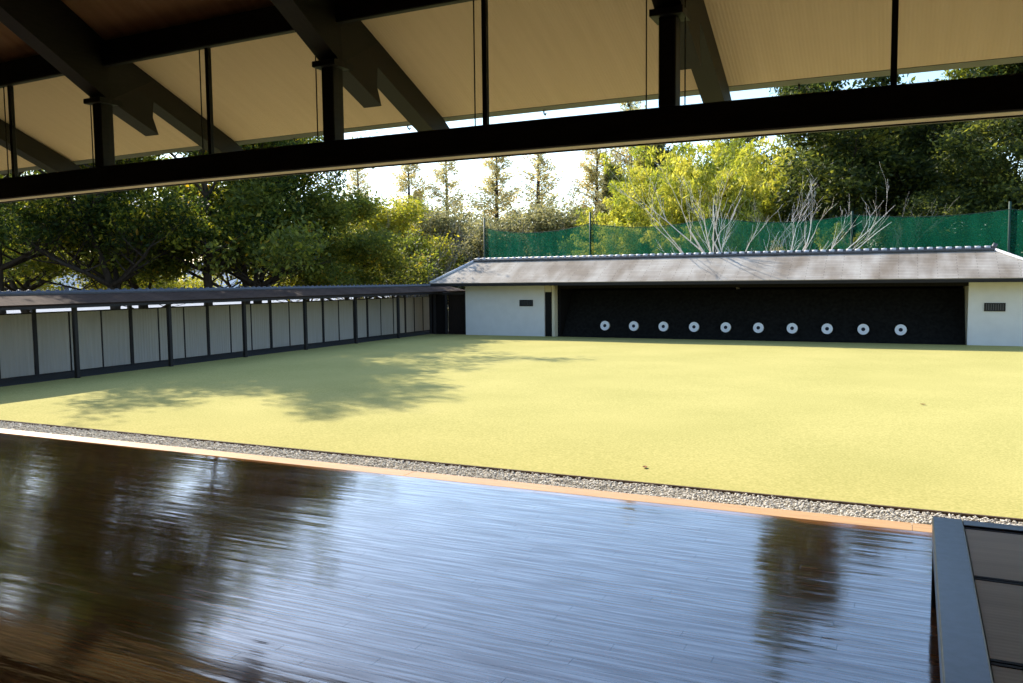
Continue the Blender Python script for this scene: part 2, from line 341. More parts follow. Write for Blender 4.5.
def net_mat():
    m, nt, out = new_mat('green_netting')
    t = N(nt,'ShaderNodeBsdfTransparent')
    d = N(nt,'ShaderNodeBsdfDiffuse'); d.inputs[0].default_value=(.006,.075,.045,1)
    tr = N(nt,'ShaderNodeBsdfTranslucent'); tr.inputs[0].default_value=(.01,.14,.08,1)
    m1 = N(nt,'ShaderNodeMixShader'); m1.inputs[0].default_value=.5; L(nt,d.outputs[0],m1.inputs[1]); L(nt,tr.outputs[0],m1.inputs[2])
    tc = N(nt,'ShaderNodeTexCoord'); no = N(nt,'ShaderNodeTexNoise'); no.inputs['Scale'].default_value=.8; no.inputs['Detail'].default_value=4
    mp = N(nt,'ShaderNodeMapping'); mp.inputs['Rotation'].default_value=(0,.7,0); mp.inputs['Scale'].default_value=(2.5,1,.5); L(nt,tc.outputs['Object'],mp.inputs[0]); L(nt,mp.outputs[0],no.inputs['Vector'])
    mr = N(nt,'ShaderNodeMapRange'); mr.inputs['From Min'].default_value=.3; mr.inputs['From Max'].default_value=.7; mr.inputs['To Min'].default_value=.5; mr.inputs['To Max'].default_value=.8; L(nt,no.outputs['Fac'],mr.inputs['Value'])
    m2 = N(nt,'ShaderNodeMixShader'); L(nt,mr.outputs[0],m2.inputs[0]); L(nt,t.outputs[0],m2.inputs[1]); L(nt,m1.outputs[0],m2.inputs[2]); L(nt,m2.outputs[0],out.inputs[0])
    return m
M['net'] = net_mat()

def structure(o): o['kind'] = 'structure'; return o

# ------------------------------------------------------------------ ground
def flat(name, x0, x1, y0, y1, z, mat, th=.3, kind='structure'):
    b = MB(); b.box(x0,x1,y0,y1,z-th,z); o = b.build(name, mat)
    if kind: o['kind'] = kind
    return o
flat('ground', -220, 160, -40, 320, G-.06, M['woodland'])
b = MB(); nx, ny = 60, 60
X0,X1,Y0,Y1 = -17.42, 22.0, 8.42, 29.22
vs=[]; fs=[]
for j in range(ny+1):
    for i in range(nx+1):
        x=X0+(X1-X0)*i/nx; y=Y0+(Y1-Y0)*j/ny
        e = min(x-X0, X1-x, y-Y0, Y1-y)
        z = G + (.006*math.sin(x*.9+y*.4)+.005*math.sin(y*1.1-x*.35))*min(e,1)
        vs.append((x,y,z))
for j in range(ny):
    for i in range(nx): fs.append((j*(nx+1)+i, j*(nx+1)+i+1, (j+1)*(nx+1)+i+1, (j+1)*(nx+1)+i))
b.add(vs, fs, True); b.box(X0,X1,Y0,Y1,G-.1,G-.03)
lawn = structure(b.build('lawn_ground', M['lawn']))
# gravel drip strip
flat('gravel_bed', -17, 22, 6.25, 8.34, G-.02, M['gravel_bed'], .1)
b = MB(); b.box(-17,22,8.345,8.375,G-.1,G+.012,.004); k = structure(b.build('trim_1', M['edging']))
def pebbles():
    n = 26000
    t=(1+5**.5)/2
    ico=np.array([(-1,t,0),(1,t,0),(-1,-t,0),(1,-t,0),(0,-1,t),(0,1,t),(0,-1,-t),(0,1,-t),(t,0,-1),(t,0,1),(-t,0,-1),(-t,0,1)])/1.9
    fc=np.array([(0,11,5),(0,5,1),(0,1,7),(0,7,10),(0,10,11),(1,5,9),(5,11,4),(11,10,2),(10,7,6),(7,1,8),(3,9,4),(3,4,2),(3,2,6),(3,6,8),(3,8,9),(4,9,5),(2,4,11),(6,2,10),(8,6,7),(9,8,1)])
    x=rng.uniform(-15.5,2.5,n); y=rng.uniform(7.55,8.335,n); r=rng.uniform(.007,.016,n)
    jit=1+rng.uniform(-.25,.25,(n,12,1)); sc=np.stack([rng.uniform(.8,1.3,n),rng.uniform(.7,1.1,n),rng.uniform(.5,.8,n)],-1)[:,None,:]
    th=rng.uniform(0,6.28,n); c,s=np.cos(th),np.sin(th)
    P=ico[None]*jit*sc*r[:,None,None]
    Q=P.copy(); Q[...,0]=P[...,0]*c[:,None]-P[...,1]*s[:,None]; Q[...,1]=P[...,0]*s[:,None]+P[...,1]*c[:,None]
    Q[...,0]+=x[:,None]; Q[...,1]+=y[:,None]; Q[...,1]=np.minimum(Q[...,1],8.343); Q[...,2]+=G-.012+r[:,None]*rng.uniform(0,.9,n)[:,None]
    V=Q.reshape(-1,3); F=(fc[None]+12*np.arange(n)[:,None,None]).reshape(-1,3)
    me=bpy.data.meshes.new('gravel'); me.vertices.add(len(V)); me.vertices.foreach_set('co',V.ravel())
    me.loops.add(F.size); me.loops.foreach_set('vertex_index',F.ravel().astype(np.int32))
    me.polygons.add(len(F)); me.polygons.foreach_set('loop_start',np.arange(0,F.size,3,dtype=np.int32)); 
    me.update(); 
    at=me.attributes.new('tone','FLOAT','POINT'); at.data.foreach_set('value',np.repeat(rng.random(n),12).astype(np.float32))
    me.materials.append(M['pebble'])
    o=bpy.data.objects.new('gravel',me); C.objects.link(o)
    tag(o,'strip of grey pebbles between the wooden floor and the lawn','gravel',kind='stuff')
pebbles()
for i,(x,y,a,lb) in enumerate([(-2.58,9.05,.3,'brown fallen leaf on the lawn near the gravel strip'),(.42,15.34,1.4,'brown fallen leaf far out on the right side of the lawn')]):
    b=MB(); s=.05
    pts=[(0,-1),(.45,-.4),(.55,.1),(.3,.6),(0,1),(-.3,.6),(-.55,.1),(-.45,-.4)]
    ca,sa=math.cos(a),math.sin(a); R=[( (u*ca-v*sa)*s, (u*sa+v*ca)*s, .012+.03*(abs(u)*.6+v*v*.25)) for u,v in pts]
    b.add([(0,0,.012)]+R+[(0,0,.008)]+[(p[0],p[1],p[2]-.003) for p in R],[(0,k+1,(k+1)%8+1) for k in range(8)]+[(9,(k+1)%8+10,k+10) for k in range(8)]+[(k+1,k+10,(k+1)%8+10,(k+1)%8+1) for k in range(8)])
    o=b.build('fallen_leaf',M['leaf_litter']); o.location=(x,y,G); tag(o,lb,'leaf')

# ------------------------------------------------------------------ the hall (room shell)
HX0,HX1 = -15.0, 8.0
b=MB(); b.box(HX0,HX1,-4,6.02,-.12,0); structure(b.build('floor',M['floor']))
for k,(xa,xb) in enumerate(((HX0,-7.9),(-7.895,-3.9),(-3.895,.12),(.125,4.1),(4.105,HX1))):
    b=MB(); b.box(xa,xb,6.023,6.225,-.12,.0,.006); structure(b.build('trim_%d'%(k+2),M['sill']))
b=MB(); b.box(HX0+.05,HX1-.05,5.9,6.0,G-.3,-.12); structure(b.build('baseboard_front',M['kerb']))
flat('wall_back',HX0,HX1,-4.15,-4.0,5.2,M['interior_plaster'],5.7)
for nm,x0,x1 in (('wall_left',HX0-.15,HX0),('wall_right',HX1,HX1+.15)):
    b=MB(); b.extrude_x([(-4.15,G-.3),(6.2,G-.3),(6.2,4.05),(6.0,4.15),(1.0,6.95),(-4.15,4.55)],[x0,x1]); structure(b.build(nm,M['interior_plaster']))
# roof planes: top of the soffit boards
SL=.42
def T(y): return 4.10-SL*(y-6.2) if y>=6.0 else 4.184+.56*(6.0-y)
XS=[HX0-.6+(HX1-HX0+1.2)*i/28 for i in range(29)]
b=MB()
b.extrude_x([(6.0,T(6.0)),(1.0,T(1.0)),(-4.3,T(1.0)-2.4),(-4.3,T(1.0)-2.4+.06),(1.0,T(1.0)+.06),(6.0,T(6.0)+.06)],XS)
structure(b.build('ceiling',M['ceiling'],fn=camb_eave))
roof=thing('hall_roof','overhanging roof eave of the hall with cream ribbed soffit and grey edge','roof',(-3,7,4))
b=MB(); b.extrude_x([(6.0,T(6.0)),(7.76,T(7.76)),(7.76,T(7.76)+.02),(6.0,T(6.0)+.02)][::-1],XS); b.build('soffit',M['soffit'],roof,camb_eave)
b=MB(); b.extrude_x([(7.765,T(7.76)-.004),(7.80,T(7.76)+.0),(8.05,T(7.76)+.012),(8.07,T(7.76)+.03),(8.07,T(7.76)+.06),(7.765,T(7.76)+.10)],XS); b.build('fascia',M['fascia'],roof,camb_eave)
b=MB(); b.extrude_x([(7.76,T(7.76)+.021),(8.05,T(7.76)+.10),(1.0,T(1.0)+.25),(-4.5,T(1.0)-2.4+.2),(-4.5,T(1.0)-2.4+.07),(1.0,T(1.0)+.065),(6.0,T(6.0)+.065),(6.0,T(6.0)+.021)],XS); b.build('roof_slab',M['ridge_tile'],roof,camb_eave)
for x in (-5.0,-2.45,-3.35,-.85,-.05,-8.1,-6.6,.9):
    b=MB(); b.tube([(x,7.97,T(7.8)+.02),(x,7.98,T(7.8)-.01),(x,8.01,T(7.8)-.02),(x,8.03,T(7.8)+.0)],[.008]*4,6); b.build('gutter_hook',M['dark_timber'],roof,camb_eave)

# lintel beam under the clerestory
beam=thing('lintel_beam','long black beam spanning the open front of the hall below the glazing','beam',(-3,6,2.72))
XB=[HX0+(HX1-HX0)*i/40 for i in range(41)]
b=MB(); b.extrude_x([(5.93,2.725),(5.94,2.715),(5.965,2.715),(5.965,2.735),(6.03,2.735),(6.03,2.93),(6.02,2.94),(5.94,2.94),(5.93,2.93)],XB); b.build('beam',M['dark_timber'],beam,camb_beam)
b=MB(); b.extrude_x([(5.966,2.716),(5.966,2.734),(6.10,2.734),(6.10,2.716)],XB); b.build('lit_track',M['side_plaster'],beam,camb_beam)  # beam underside; lawn bounce light put into its pale colour
b=MB(); b.extrude_x([(6.101,2.706),(6.101,2.80),(6.13,2.80),(6.13,2.706)],XB); b.build('outer_lip',M['dark_timber'],beam,camb_beam)

# purlin above the clerestory, notched between the rafters
pur=thing('purlin','heavy dark purlin along the top of the clerestory glazing','beam',(-3,6,3.93))
b=MB(); b.extrude_x([(5.93,3.945),(5.94,3.935),(6.00,3.935),(6.01,3.945),(6.01,T(6.01)-.005),(5.93,T(6.01)-.005)],XB); b.build('purlin_beam',M['dark_timber'],pur,camb_beam)

# rafters with doubled lower member, bearing block and post
RX=[-13.2,-10.3,-7.41,-4.52,-1.53,1.42,4.35]
ordn=['beyond the left edge of the glazing','second from the left, above the leftmost short post but one','above the short post at the left of the photo','above the second short post','above the middle short post, beside the right-hand glazing','right of the last visible mullion','far right']
names_r=['far left rafter out of the hall, left of the first glazed bay','dark rafter crossing the leftmost glazed bay, its outer end low at the left edge',
 'thick dark rafter running in from the top left corner over the first short post','thick dark rafter over the second short post, outer end against the sky left of centre',
 'dark rafter over the third short post right of centre, only its outer half showing','dark rafter over the right end of the glazing, right of the last mullion','dark rafter near the right wall of the hall']
names_p=['short black post under the rafter left of the first glazed bay','short black post under the rafter at the far left edge','first short black post standing on the beam below the corner rafter',
 'second short black post standing on the beam, left of centre','third short black post standing on the beam, right of centre','short black post on the beam past the last mullion','short black post on the beam near the right wall']
raf0=None
def cz(x): return camb(x,.0013)
for i,X in enumerate(RX):
    z=cz(X)
    r=thing('rafter',names_r[i],'rafter',(X,6,3.6+z),'rafters of the hall roof')
    t=.095
    b=MB(); 
    def U(y): return T(y)-.006+z
    # upper rafter runs from the ridge out past the soffit, end cut vertical
    sec=[(1.0,U(1.0)),(1.0,U(1.0)-.25),(6.0,U(6.0)-.25),(7.42,U(7.42)-.25),(7.90,U(7.90)-.24),(7.93,U(7.93)-.03),(7.755,U(7.755)),(6.0,U(6.0))]
    b.extrude_x(sec,[X-t,X+t]); b.build('upper_rafter',M['rafter_timber'],r)
    b=MB(); L_=lambda y: T(y)-.257+z
    sec=[(1.0,L_(1.0)),(1.0,L_(1.0)-.32),(6.0,L_(6.0)-.325),(6.60,L_(6.60)-.325),(6.53,L_(6.53)-.18),(6.55,L_(6.55)),(6.0,L_(6.0))]
    b.extrude_x(sec,[X-t-.004,X+t+.004]); b.build('lower_rafter',M['rafter_timber'],r)
    b=MB(); b.box(X-.115,X+.125,5.86,6.09,3.565+z,3.615+z,.006); b.build('bearing_block',M['dark_timber'],r)
    p=MB(); p.post(X,5.99,2.94+camb(X,.0014),3.565+z,.125,.15); o=p.build('roof_post',M['dark_timber']); tag(o,names_p[i],'post','short posts on the lintel beam')
# glazed bays
for i in range(len(RX)-1):
    xa,xb=RX[i]+.065,RX[i+1]-.065; xm=(RX[i]+RX[i+1])/2
    w=structure(empty('window_%d'%(i+1),((xa+xb)/2,6.0,2.94)))
    def cb(p): return (p[0],p[1],p[2]+camb(p[0],.0014))
    for a,c in ((xa,xm-.02),(xm+.02,xb)):
        b=MB(); b.extrude_x([(5.997,2.938),(6.003,2.938),(6.003,3.94),(5.997,3.94)],[a+(c-a)*k/4 for k in range(5)]); b.build('pane',M['glass'],w,cb)
    b=MB(); b.post(xm,6.0,2.935,3.94,.04,.05,.004); b.build('mullion',M['dark_timber'],w,cb)
    for xx in ((xb+.065-.17, xm-.09) if i!=4 else (xa+.05, xb+.065-.17)):
        b=MB(); b.post(xx,5.985,2.935,3.94,.008,.01,.001); b.build('glazing_strip',M['rafter_timber'],w,cb)

# raised dais at the right
d=thing('judging_dais','low raised wooden dais with dark mats standing on the floor at the right','dais',(1.7,3,0))
DX0,DX1,DY0,DY1,DZ=.175,3.4,-.6,4.93,.40
fr=[(DX0,DX0+.145,DY0,DY1),(DX1-.145,DX1,DY0,DY1)]
for a,c,e,f in fr:
    b=MB(); b.extrude_y([(a+.006,DZ-.11),(c-.006,DZ-.11),(c,DZ-.104),(c,DZ-.006),(c-.006,DZ),(a+.006,DZ),(a,DZ-.006),(a,DZ-.104)],[e,f]); b.build('frame_rail',M['lacquer'],d)
for e,f in ((DY1-.105,DY1),(DY0,DY0+.105)):
    b=MB(); b.box(DX0+.146,DX1-.146,e,f,DZ-.11,DZ-.001,.005); b.build('frame_rail',M['lacquer'],d)
b=MB(); b.box(DX0+.146,DX1-.146,DY0+.106,DY1-.106,DZ-.11,DZ-.045); b.build('deck_board',M['brown_board'],d)
for y in (4.70,2.9,1.1,-.5):
    for x in (DX0+.035,DX1-.035):
        b=MB(); b.post(x,y,0,DZ-.111,.07,.10,.006); b.build('leg',M['dark_timber'],d)
ys=[4.82,4.02,3.145,2.30,1.455,.61,-.235]
lab=['far end row by the gravel','second row, between the two dark seams','third row from the far end','fourth row from the far end','fifth row from the far end','nearest row']
for k in range(len(ys)-1):
    ya,yb=ys[k+1]+.004,ys[k]-.004
    for side,(xa,xb) in enumerate(((DX0+.15,1.784),(1.79,DX1-.15))):
        m=thing('rush_mat','dark grey woven mat, '+lab[k]+(', left column' if side==0 else ', right column'),'mat',((xa+xb)/2,(ya+yb)/2,DZ-.045),'rush mats on the dais')
        b=MB(); b.box(xa,xb,ya,yb,DZ-.044,DZ-.012,.003); b.build('mat_face',M['mat'],m)
        for e,f in ((ya,ya+.022),(yb-.022,yb)):
            b=MB(); b.box(xa-.0005,xb+.0005,e-.0005,f+.0005,DZ-.040,DZ-.0095,.002); b.build('mat_edging',M['mat_edge'],m)

bpy.context.view_layer.update()
piv=Matrix.Translation((.175,4.9,0))@Matrix.Rotation(-.018,4,'Z')@Matrix.Translation((-.155,-4.9,0))
for o in [o for o in C.objects if o.parent is None and (o.name.startswith('judging_dais') or o.name.startswith('rush_mat'))]:
    o.matrix_world=piv@o.matrix_world
# ------------------------------------------------------------------ roofs with uv
def roof_mesh(name,mat,parent,polys,thick=.05):
    """polys: list of vertex loops (outer skin). uv = distance along x/y and along slope"""
    me=bpy.data.meshes.new(name); V=[];F=[];UV=[]
    for P in polys:
        P=[Vector(p) for p in P]; n=(P[1]-P[0]).cross(P[2]-P[0]).normalized()
        if n.z<0: P=P[::-1]; n=-n
        h=Vector((n.y,-n.x,0)); h.normalize(); s=n.cross(h)
        base=len(V); V+= [tuple(p) for p in P]+[tuple(p-n*thick) for p in P]; k=len(P)
        F.append(tuple(range(base,base+k))); UV+= [(p.dot(h),p.dot(s)) for p in P]
        F.append(tuple(base+k+i for i in range(k-1,-1,-1))); UV+=[(0,0)]*k
        for i in range(k):
            j=(i+1)%k; F.append((base+i,base+k+i,base+k+j,base+j)); UV+=[(0,0)]*4
    me.from_pydata(V,[],F); uv=me.uv_layers.new(name='UVMap')
    for l,u in zip(uv.data,UV): l.uv=u
    me.materials.append(mat); o=bpy.data.objects.new(name,me); C.objects.link(o)
    o.parent=parent; o.matrix_parent_inverse=Matrix.Translation(-Vector(parent.location)); return o

# ------------------------------------------------------------------ target house
HF=29.2
th=thing('target_house','long low white walled target house with grey shingled roof and dark open front','building',(-5,30.5,G))
EZ=1.60; RZ=2.52; RY=30.2; EY=28.3; BY=32.1
XL,XR=-16.85,4.5; RL,RR=-15.8,2.68
roof_mesh('roof',M['house_tiles'],th,[[(XL,EY,EZ+.03),(XR,EY,EZ+.03),(RR,RY,RZ),(RL,RY,RZ)],[(XR,EY,EZ+.03),(XR,BY,EZ+.03),(RR,RY,RZ)],[(XR,BY,EZ+.03),(XL,BY,EZ+.03),(RL,RY,RZ),(RR,RY,RZ)],[(XL,BY,EZ+.03),(XL,EY,EZ+.03),(RL,RY,RZ)]],.05)
b=MB(); b.box(XL+.02,XR-.02,EY-.005,EY+.04,EZ-.10,EZ+.0,.004); b.build('eave_board',M['dark_timber'],th)
b=MB(); b.box(XL+.04,XR-.04,EY+.045,BY-.04,EZ-.08,EZ-.04); b.build('eave_underside',M['brown_board'],th)
for (x,z) in ((XL,1),(XR,-1)):
    pass
for a,c in (((XL,EY,EZ+.05),(RL,RY,RZ+.03)),((XR,EY,EZ+.05),(RR,RY,RZ+.03))):
    b=MB(); b.tube([a,c],[.05,.05],8); b.build('hip_cap',M['tile_end'],th)
b=MB(); b.box(RL-.05,RR+.05,RY-.12,RY+.12,RZ-.04,RZ+.05,.02); b.build('ridge_base',M['ridge_tile'],th)
nt_=68; pitch=(RR-RL)/nt_
b=MB()
b.tube([(RL-.02,RY,RZ+.07),(RR+.02,RY,RZ+.07)],[.045,.045],8); b.build('ridge_roll',M['ridge_tile'],th)
for k in range(nt_):
    x=RL+pitch*(k+.5)
    b=MB(); b.tube([(x-.085,RY,RZ+.07),(x+.085,RY,RZ+.07)],[.058,.058],8); b.build('ridge_tile',M['tile_end'],th)
b=MB(); b.tube([(RR+.02,RY,RZ+.02),(RR+.09,RY,RZ+.19)],[.09,.07],8); b.build('ridge_end_tile',M['ridge_tile'],th)
b=MB(); b.box(-15.75,-12.31,HF,HF+.15,G-.1,EZ-.08,.004); b.build('left_wall',M['plaster'],th)
b=MB(); b.box(-15.75,-15.62,HF+.15,31.8,G-.1,EZ-.08); b.build('end_wall',M['plaster'],th)
b=MB(); b.box(1.99,4.2,HF,HF+.15,G-.1,EZ-.08,.004); b.build('right_wall',M['plaster'],th)
b=MB(); b.box(-12.04,-11.93,HF+.10,29.62,G-.1,EZ-.081); b.build('side_wall',M['side_plaster'],th)
b=MB(); b.box(-12.04,-11.81,29.625,31.69,G-.1,EZ-.081); b.build('dark_side_wall',M['black_board'],th)  # inner end of the side wall, indoor shade put into black
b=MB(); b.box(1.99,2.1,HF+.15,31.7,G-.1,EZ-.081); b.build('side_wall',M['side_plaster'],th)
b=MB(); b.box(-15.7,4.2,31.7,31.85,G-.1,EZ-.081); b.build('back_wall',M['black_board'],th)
dr=None
b=MB(); b.box(-12.30,-12.05,HF+.06,HF+.10,G,1.25,.004); dr=b.build('dark_doorway',M['black_board'],th)  # black sheet standing in for the darkness of the open doorway
b=MB(); b.box(-12.30,-12.05,HF+.061,HF+.12,1.251,EZ-.081); b.build('door_header',M['side_plaster'],th)
for xa,xb,z0,z1 in ((-13.35,-12.78,.70,.95),(2.42,2.99,.60,.86)):
    b=MB(); y0,y1=HF-.03,HF-.001; t=.03
    b.box(xa,xb,y0,y1,z0,z0+t); b.box(xa,xb,y0,y1,z1-t,z1); b.box(xa,xa+t,y0,y1,z0+t,z1-t); b.box(xb-t,xb,y0,y1,z0+t,z1-t)
    v=b.build('vent_window',M['dark_timber'],th)
    b=MB(); b.box(xa+t,xb-t,HF-.008,HF-.001,z0+t,z1-t); g=b.build('vent_panel',M['window_dark'],v)
    g.matrix_parent_inverse=Matrix.Identity(4)
    b=MB(); n=8 if xa>0 else 5
    for k in range(n):
        x=xa+t+(xb-xa-2*t)*(k+.5)/n; b.box(x-.011,x+.011,HF-.026,HF-.0085,z0+t,z1-t)
    g=b.build('lattice',M['lattice'],v); g.matrix_parent_inverse=Matrix.Identity(4)
    if xa<0: g.data.materials[0]=M['dark_timber']
for a,c in ((-11.8,1.99),):
    b=MB(); b.box(a,c,HF+.08,HF+.2,EZ-.22,EZ-.081,.006); b.build('front_lintel',M['black_board'],th)
# sand bank
b=MB(); vs=[];fs=[]; nx,nz=120,14
for j in range(nz+1):
    for i in range(nx+1):
        x=-11.78+(1.97+11.78)*i/nx; u=j/nz
        y=29.72+u*1.15; z=G+u*1.75 
        z+= .02*math.sin(x*3.1+u*5)+.012*math.sin(x*7+u*9) if 0<j<nz else 0
        vs.append((x,y,z))
for j in range(nz):
    for i in range(nx): fs.append((j*(nx+1)+i,j*(nx+1)+i+1,(j+1)*(nx+1)+i+1,(j+1)*(nx+1)+i))
b.add(vs,fs,True)
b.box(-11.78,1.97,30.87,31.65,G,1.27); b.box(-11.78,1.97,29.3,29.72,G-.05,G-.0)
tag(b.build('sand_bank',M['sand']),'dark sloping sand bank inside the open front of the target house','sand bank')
# targets
tproto=None
ords=['first','second','third','fourth','fifth','sixth','seventh','eighth','ninth','last']
for i in range(10):
    x=-10.089+1.1333*i
    if i==0:
        t=thing('archery_target','','archery target',(x,29.90,-.055),'archery targets in a row on the sand bank'); tproto=t
        n=40; R=.18
        def ring(bm,r0,r1,y0,y1):
            vs=[];fs=[]
            for k in range(n):
                a=2*PI*k/n; c_,s_=math.cos(a),math.sin(a)
                vs+= [(r0*c_,y0,r0*s_),(r1*c_,y0,r1*s_),(r1*c_,y1,r1*s_),(r0*c_,y1,r0*s_)]
            for k in range(n):
                j=(k+1)%n
                for q in range(4): fs.append((4*k+q,4*k+(q+1)%4,4*j+(q+1)%4,4*j+q))
            bm.add(vs,fs)
        def part(nm,mat,r0,r1,y0,y1):
            bm=MB(); ring(bm,r0,r1,y0,y1); me=bm.build(nm,M[mat]); me.parent=t; return me
        part('rim','target_rim',.166,.18,-.05,.05)
        part('paper_face','target_paper',.0005,.179,-.056,-.0505)
        part('centre_spot','target_black',.0004,.062,-.0585,-.0565)
        bm=MB(); bm.tube([(0,.045,-.16),(0,.10,-.30)],[.012,.008],6); s=bm.build('peg',M['target_rim']); s.parent=t
    else: t=copy_tree(tproto); t.location=(x,29.90,-.055)
    t.rotation_euler=(-.12,0,0)
    t['label']= 'round white archery target with black centre, '+ords[i]+' from the left in the row' if i<9 else 'round white archery target with black centre, rightmost of the row'

# ------------------------------------------------------------------ covered walkway at left
WX=-18.75; FX=-17.3
wk=thing('covered_walkway','long roofed walkway with pale panelled back wall along the left side of the lawn','walkway',(-18,18,G))
Y0w,Y1w=5.0,31.62
roof_mesh('roof',M['walk_tiles'],wk,[[(-16.93,Y0w,1.29),(-16.93,Y1w,1.29),(-18.0,Y1w,1.51),(-18.0,Y0w,1.51)],[(-19.1,Y0w,1.29),(-19.1,Y1w,1.29),(-18.0,Y1w,1.51),(-18.0,Y0w,1.51)]],.04)
b=MB(); b.extrude_y([(-18.1,1.49),(-17.9,1.49),(-17.9,1.53),(-17.94,1.58),(-18.06,1.58),(-18.1,1.53)],[Y0w,Y1w-.02]); b.build('ridge_cap',M['ridge_tile'],wk)
nk=96
for k in range(nk):
    y=9.0+(Y1w-9.1)*k/nk+.05
    b=MB(); b.tube([(-18.0,y,1.57),(-18.0,y+.07,1.57)],[.04,.04],8); b.build('ridge_tile',M['ridge_tile'],wk)
b=MB(); b.extrude_y([(-16.97,1.19),(-16.93,1.19),(-16.93,1.248),(-16.97,1.25)],[Y0w,Y1w]); b.build('eave_board',M['walkway_timber'],wk)
for x,z in ((FX,1.22),(WX,1.22)):
    b=MB(); b.extrude_y([(x-.05,z),(x+.05,z),(x+.05,z+.08),(x-.05,z+.08)],[Y0w,Y1w-.05]); b.build('plate_rail',M['walkway_timber'],wk)
b=MB(); b.extrude_y([(WX-.03,1.03),(WX+.03,1.03),(WX+.03,1.06),(WX-.03,1.06)],[Y0w,29.4]); b.build('top_rail',M['walkway_timber'],wk)
py=[12.97+2.735*k for k in range(-3,7)]+[31.5]
for y in py:
    for x in (FX,WX):
        b=MB(); b.post(x,y,G,1.22,.095,.095); b.build('post',M['walkway_timber'],wk)
for k in range(len(py)-1):
    for q in range(3):
        bl=py[k+1]-py[k]; a=py[k]+bl*q/3+.012+(.05 if q==0 else 0); c=py[k]+bl*(q+1)/3-.012-(.05 if q==2 else 0)
        b=MB(); b.extrude_y([(WX-.02,G+.03),(WX+.02,G+.03),(WX+.02,1.03),(WX-.02,1.03)],[a,c]); b.build('wall_panel',M['panel'],wk)
        if q: b=MB(); b.post(WX+.03,py[k]+bl*q/3,G+.03,1.03,.03,.03,.003); b.build('joint_strip',M['walkway_timber'],wk)
b=MB(); b.extrude_y([(WX-.06,G-.05),(WX+.06,G-.05),(WX+.06,G+.028),(WX-.06,G+.028)],[Y0w,Y1w]); b.build('base_board',M['walkway_timber'],wk)
b=MB(); b.extrude_y([(FX-1.3,G-.1),(FX-.12,G-.1),(FX-.12,G+.01),(FX-1.3,G+.01)],[Y0w,Y1w]); b.build('paved_path',M['kerb'],wk)
# gate at walkway end; dark boards stand in for the shade inside
gt=thing('shade_boards','dark boards standing in for the shaded walkway interior beside the target house','backing',(-16.6,29.5,G))
for xa,xb,mt,yy in ((-17.5,-16.75,'black_board',29.45),(-16.74,-15.77,'brown_board',29.55)):
    b=MB()
    n=5
    for k in range(n):
        a=xa+(xb-xa)*k/n; b.box(a,a+(xb-xa)/n-.006,yy,yy+.03,G,1.15,.003)
    b.build('board_panel',M[mt],gt)
for x in (-17.50,-16.75,-15.83):
    b=MB(); b.post(x,29.4,G,1.15,.09,.09); b.build('backing_post',M['walkway_timber'],gt)
b=MB(); b.box(-17.5,-15.77,29.36,29.44,1.151,1.25,.004); b.build('backing_header',M['walkway_timber'],gt)

# ------------------------------------------------------------------ net behind the target house
nt=thing('safety_net','dark green safety net hung between poles behind the target house roof','net',(-5,34,G))
pole=[(-17.31,4.13,4.6),(-12.16,4.13,4.63),(-6.83,4.17,4.67),(-1.64,4.05,4.2),(3.52,4.02,4.3),(8.7,4.05,4.4)]
sag=[.30,.26,.24,.16,.2]
for x,z,zt in pole:
    b=MB(); b.tube([(x,34.04,G-.1),(x,34.04,zt)],[.05,.045],8); b.build('pole',M['pole'],nt)
vs=[];fs=[]; cols=[]
for k in range(5):
    for i in range(24 if k<4 else 25):
        u=i/24; x=pole[k][0]+(pole[k+1][0]-pole[k][0])*u; zt=pole[k][1]+(pole[k+1][1]-pole[k][1])*u-4*sag[k]*u*(1-u)
        cols.append((x,zt,u))
nr=14
for x,zt,u in cols:
    for j in range(nr+1):
        v=j/nr; z=G+.2+(zt-G-.2)*v
        vs.append((x,34.0-.10*math.sin(u*PI)*math.sin(v*3)-.02*math.sin(x*9+v*6),z))
for i in range(len(cols)-1):
    for j in range(nr): fs.append((i*(nr+1)+j,(i+1)*(nr+1)+j,(i+1)*(nr+1)+j+1,i*(nr+1)+j+1))
b=MB(); b.add(vs,fs,True); b.build('netting',M['net'],nt)
b=MB(); b.tube([(x,33.98,zt) for x,zt,u in cols],[.012]*len(cols),5); b.build('top_rope',M['pole'],nt)

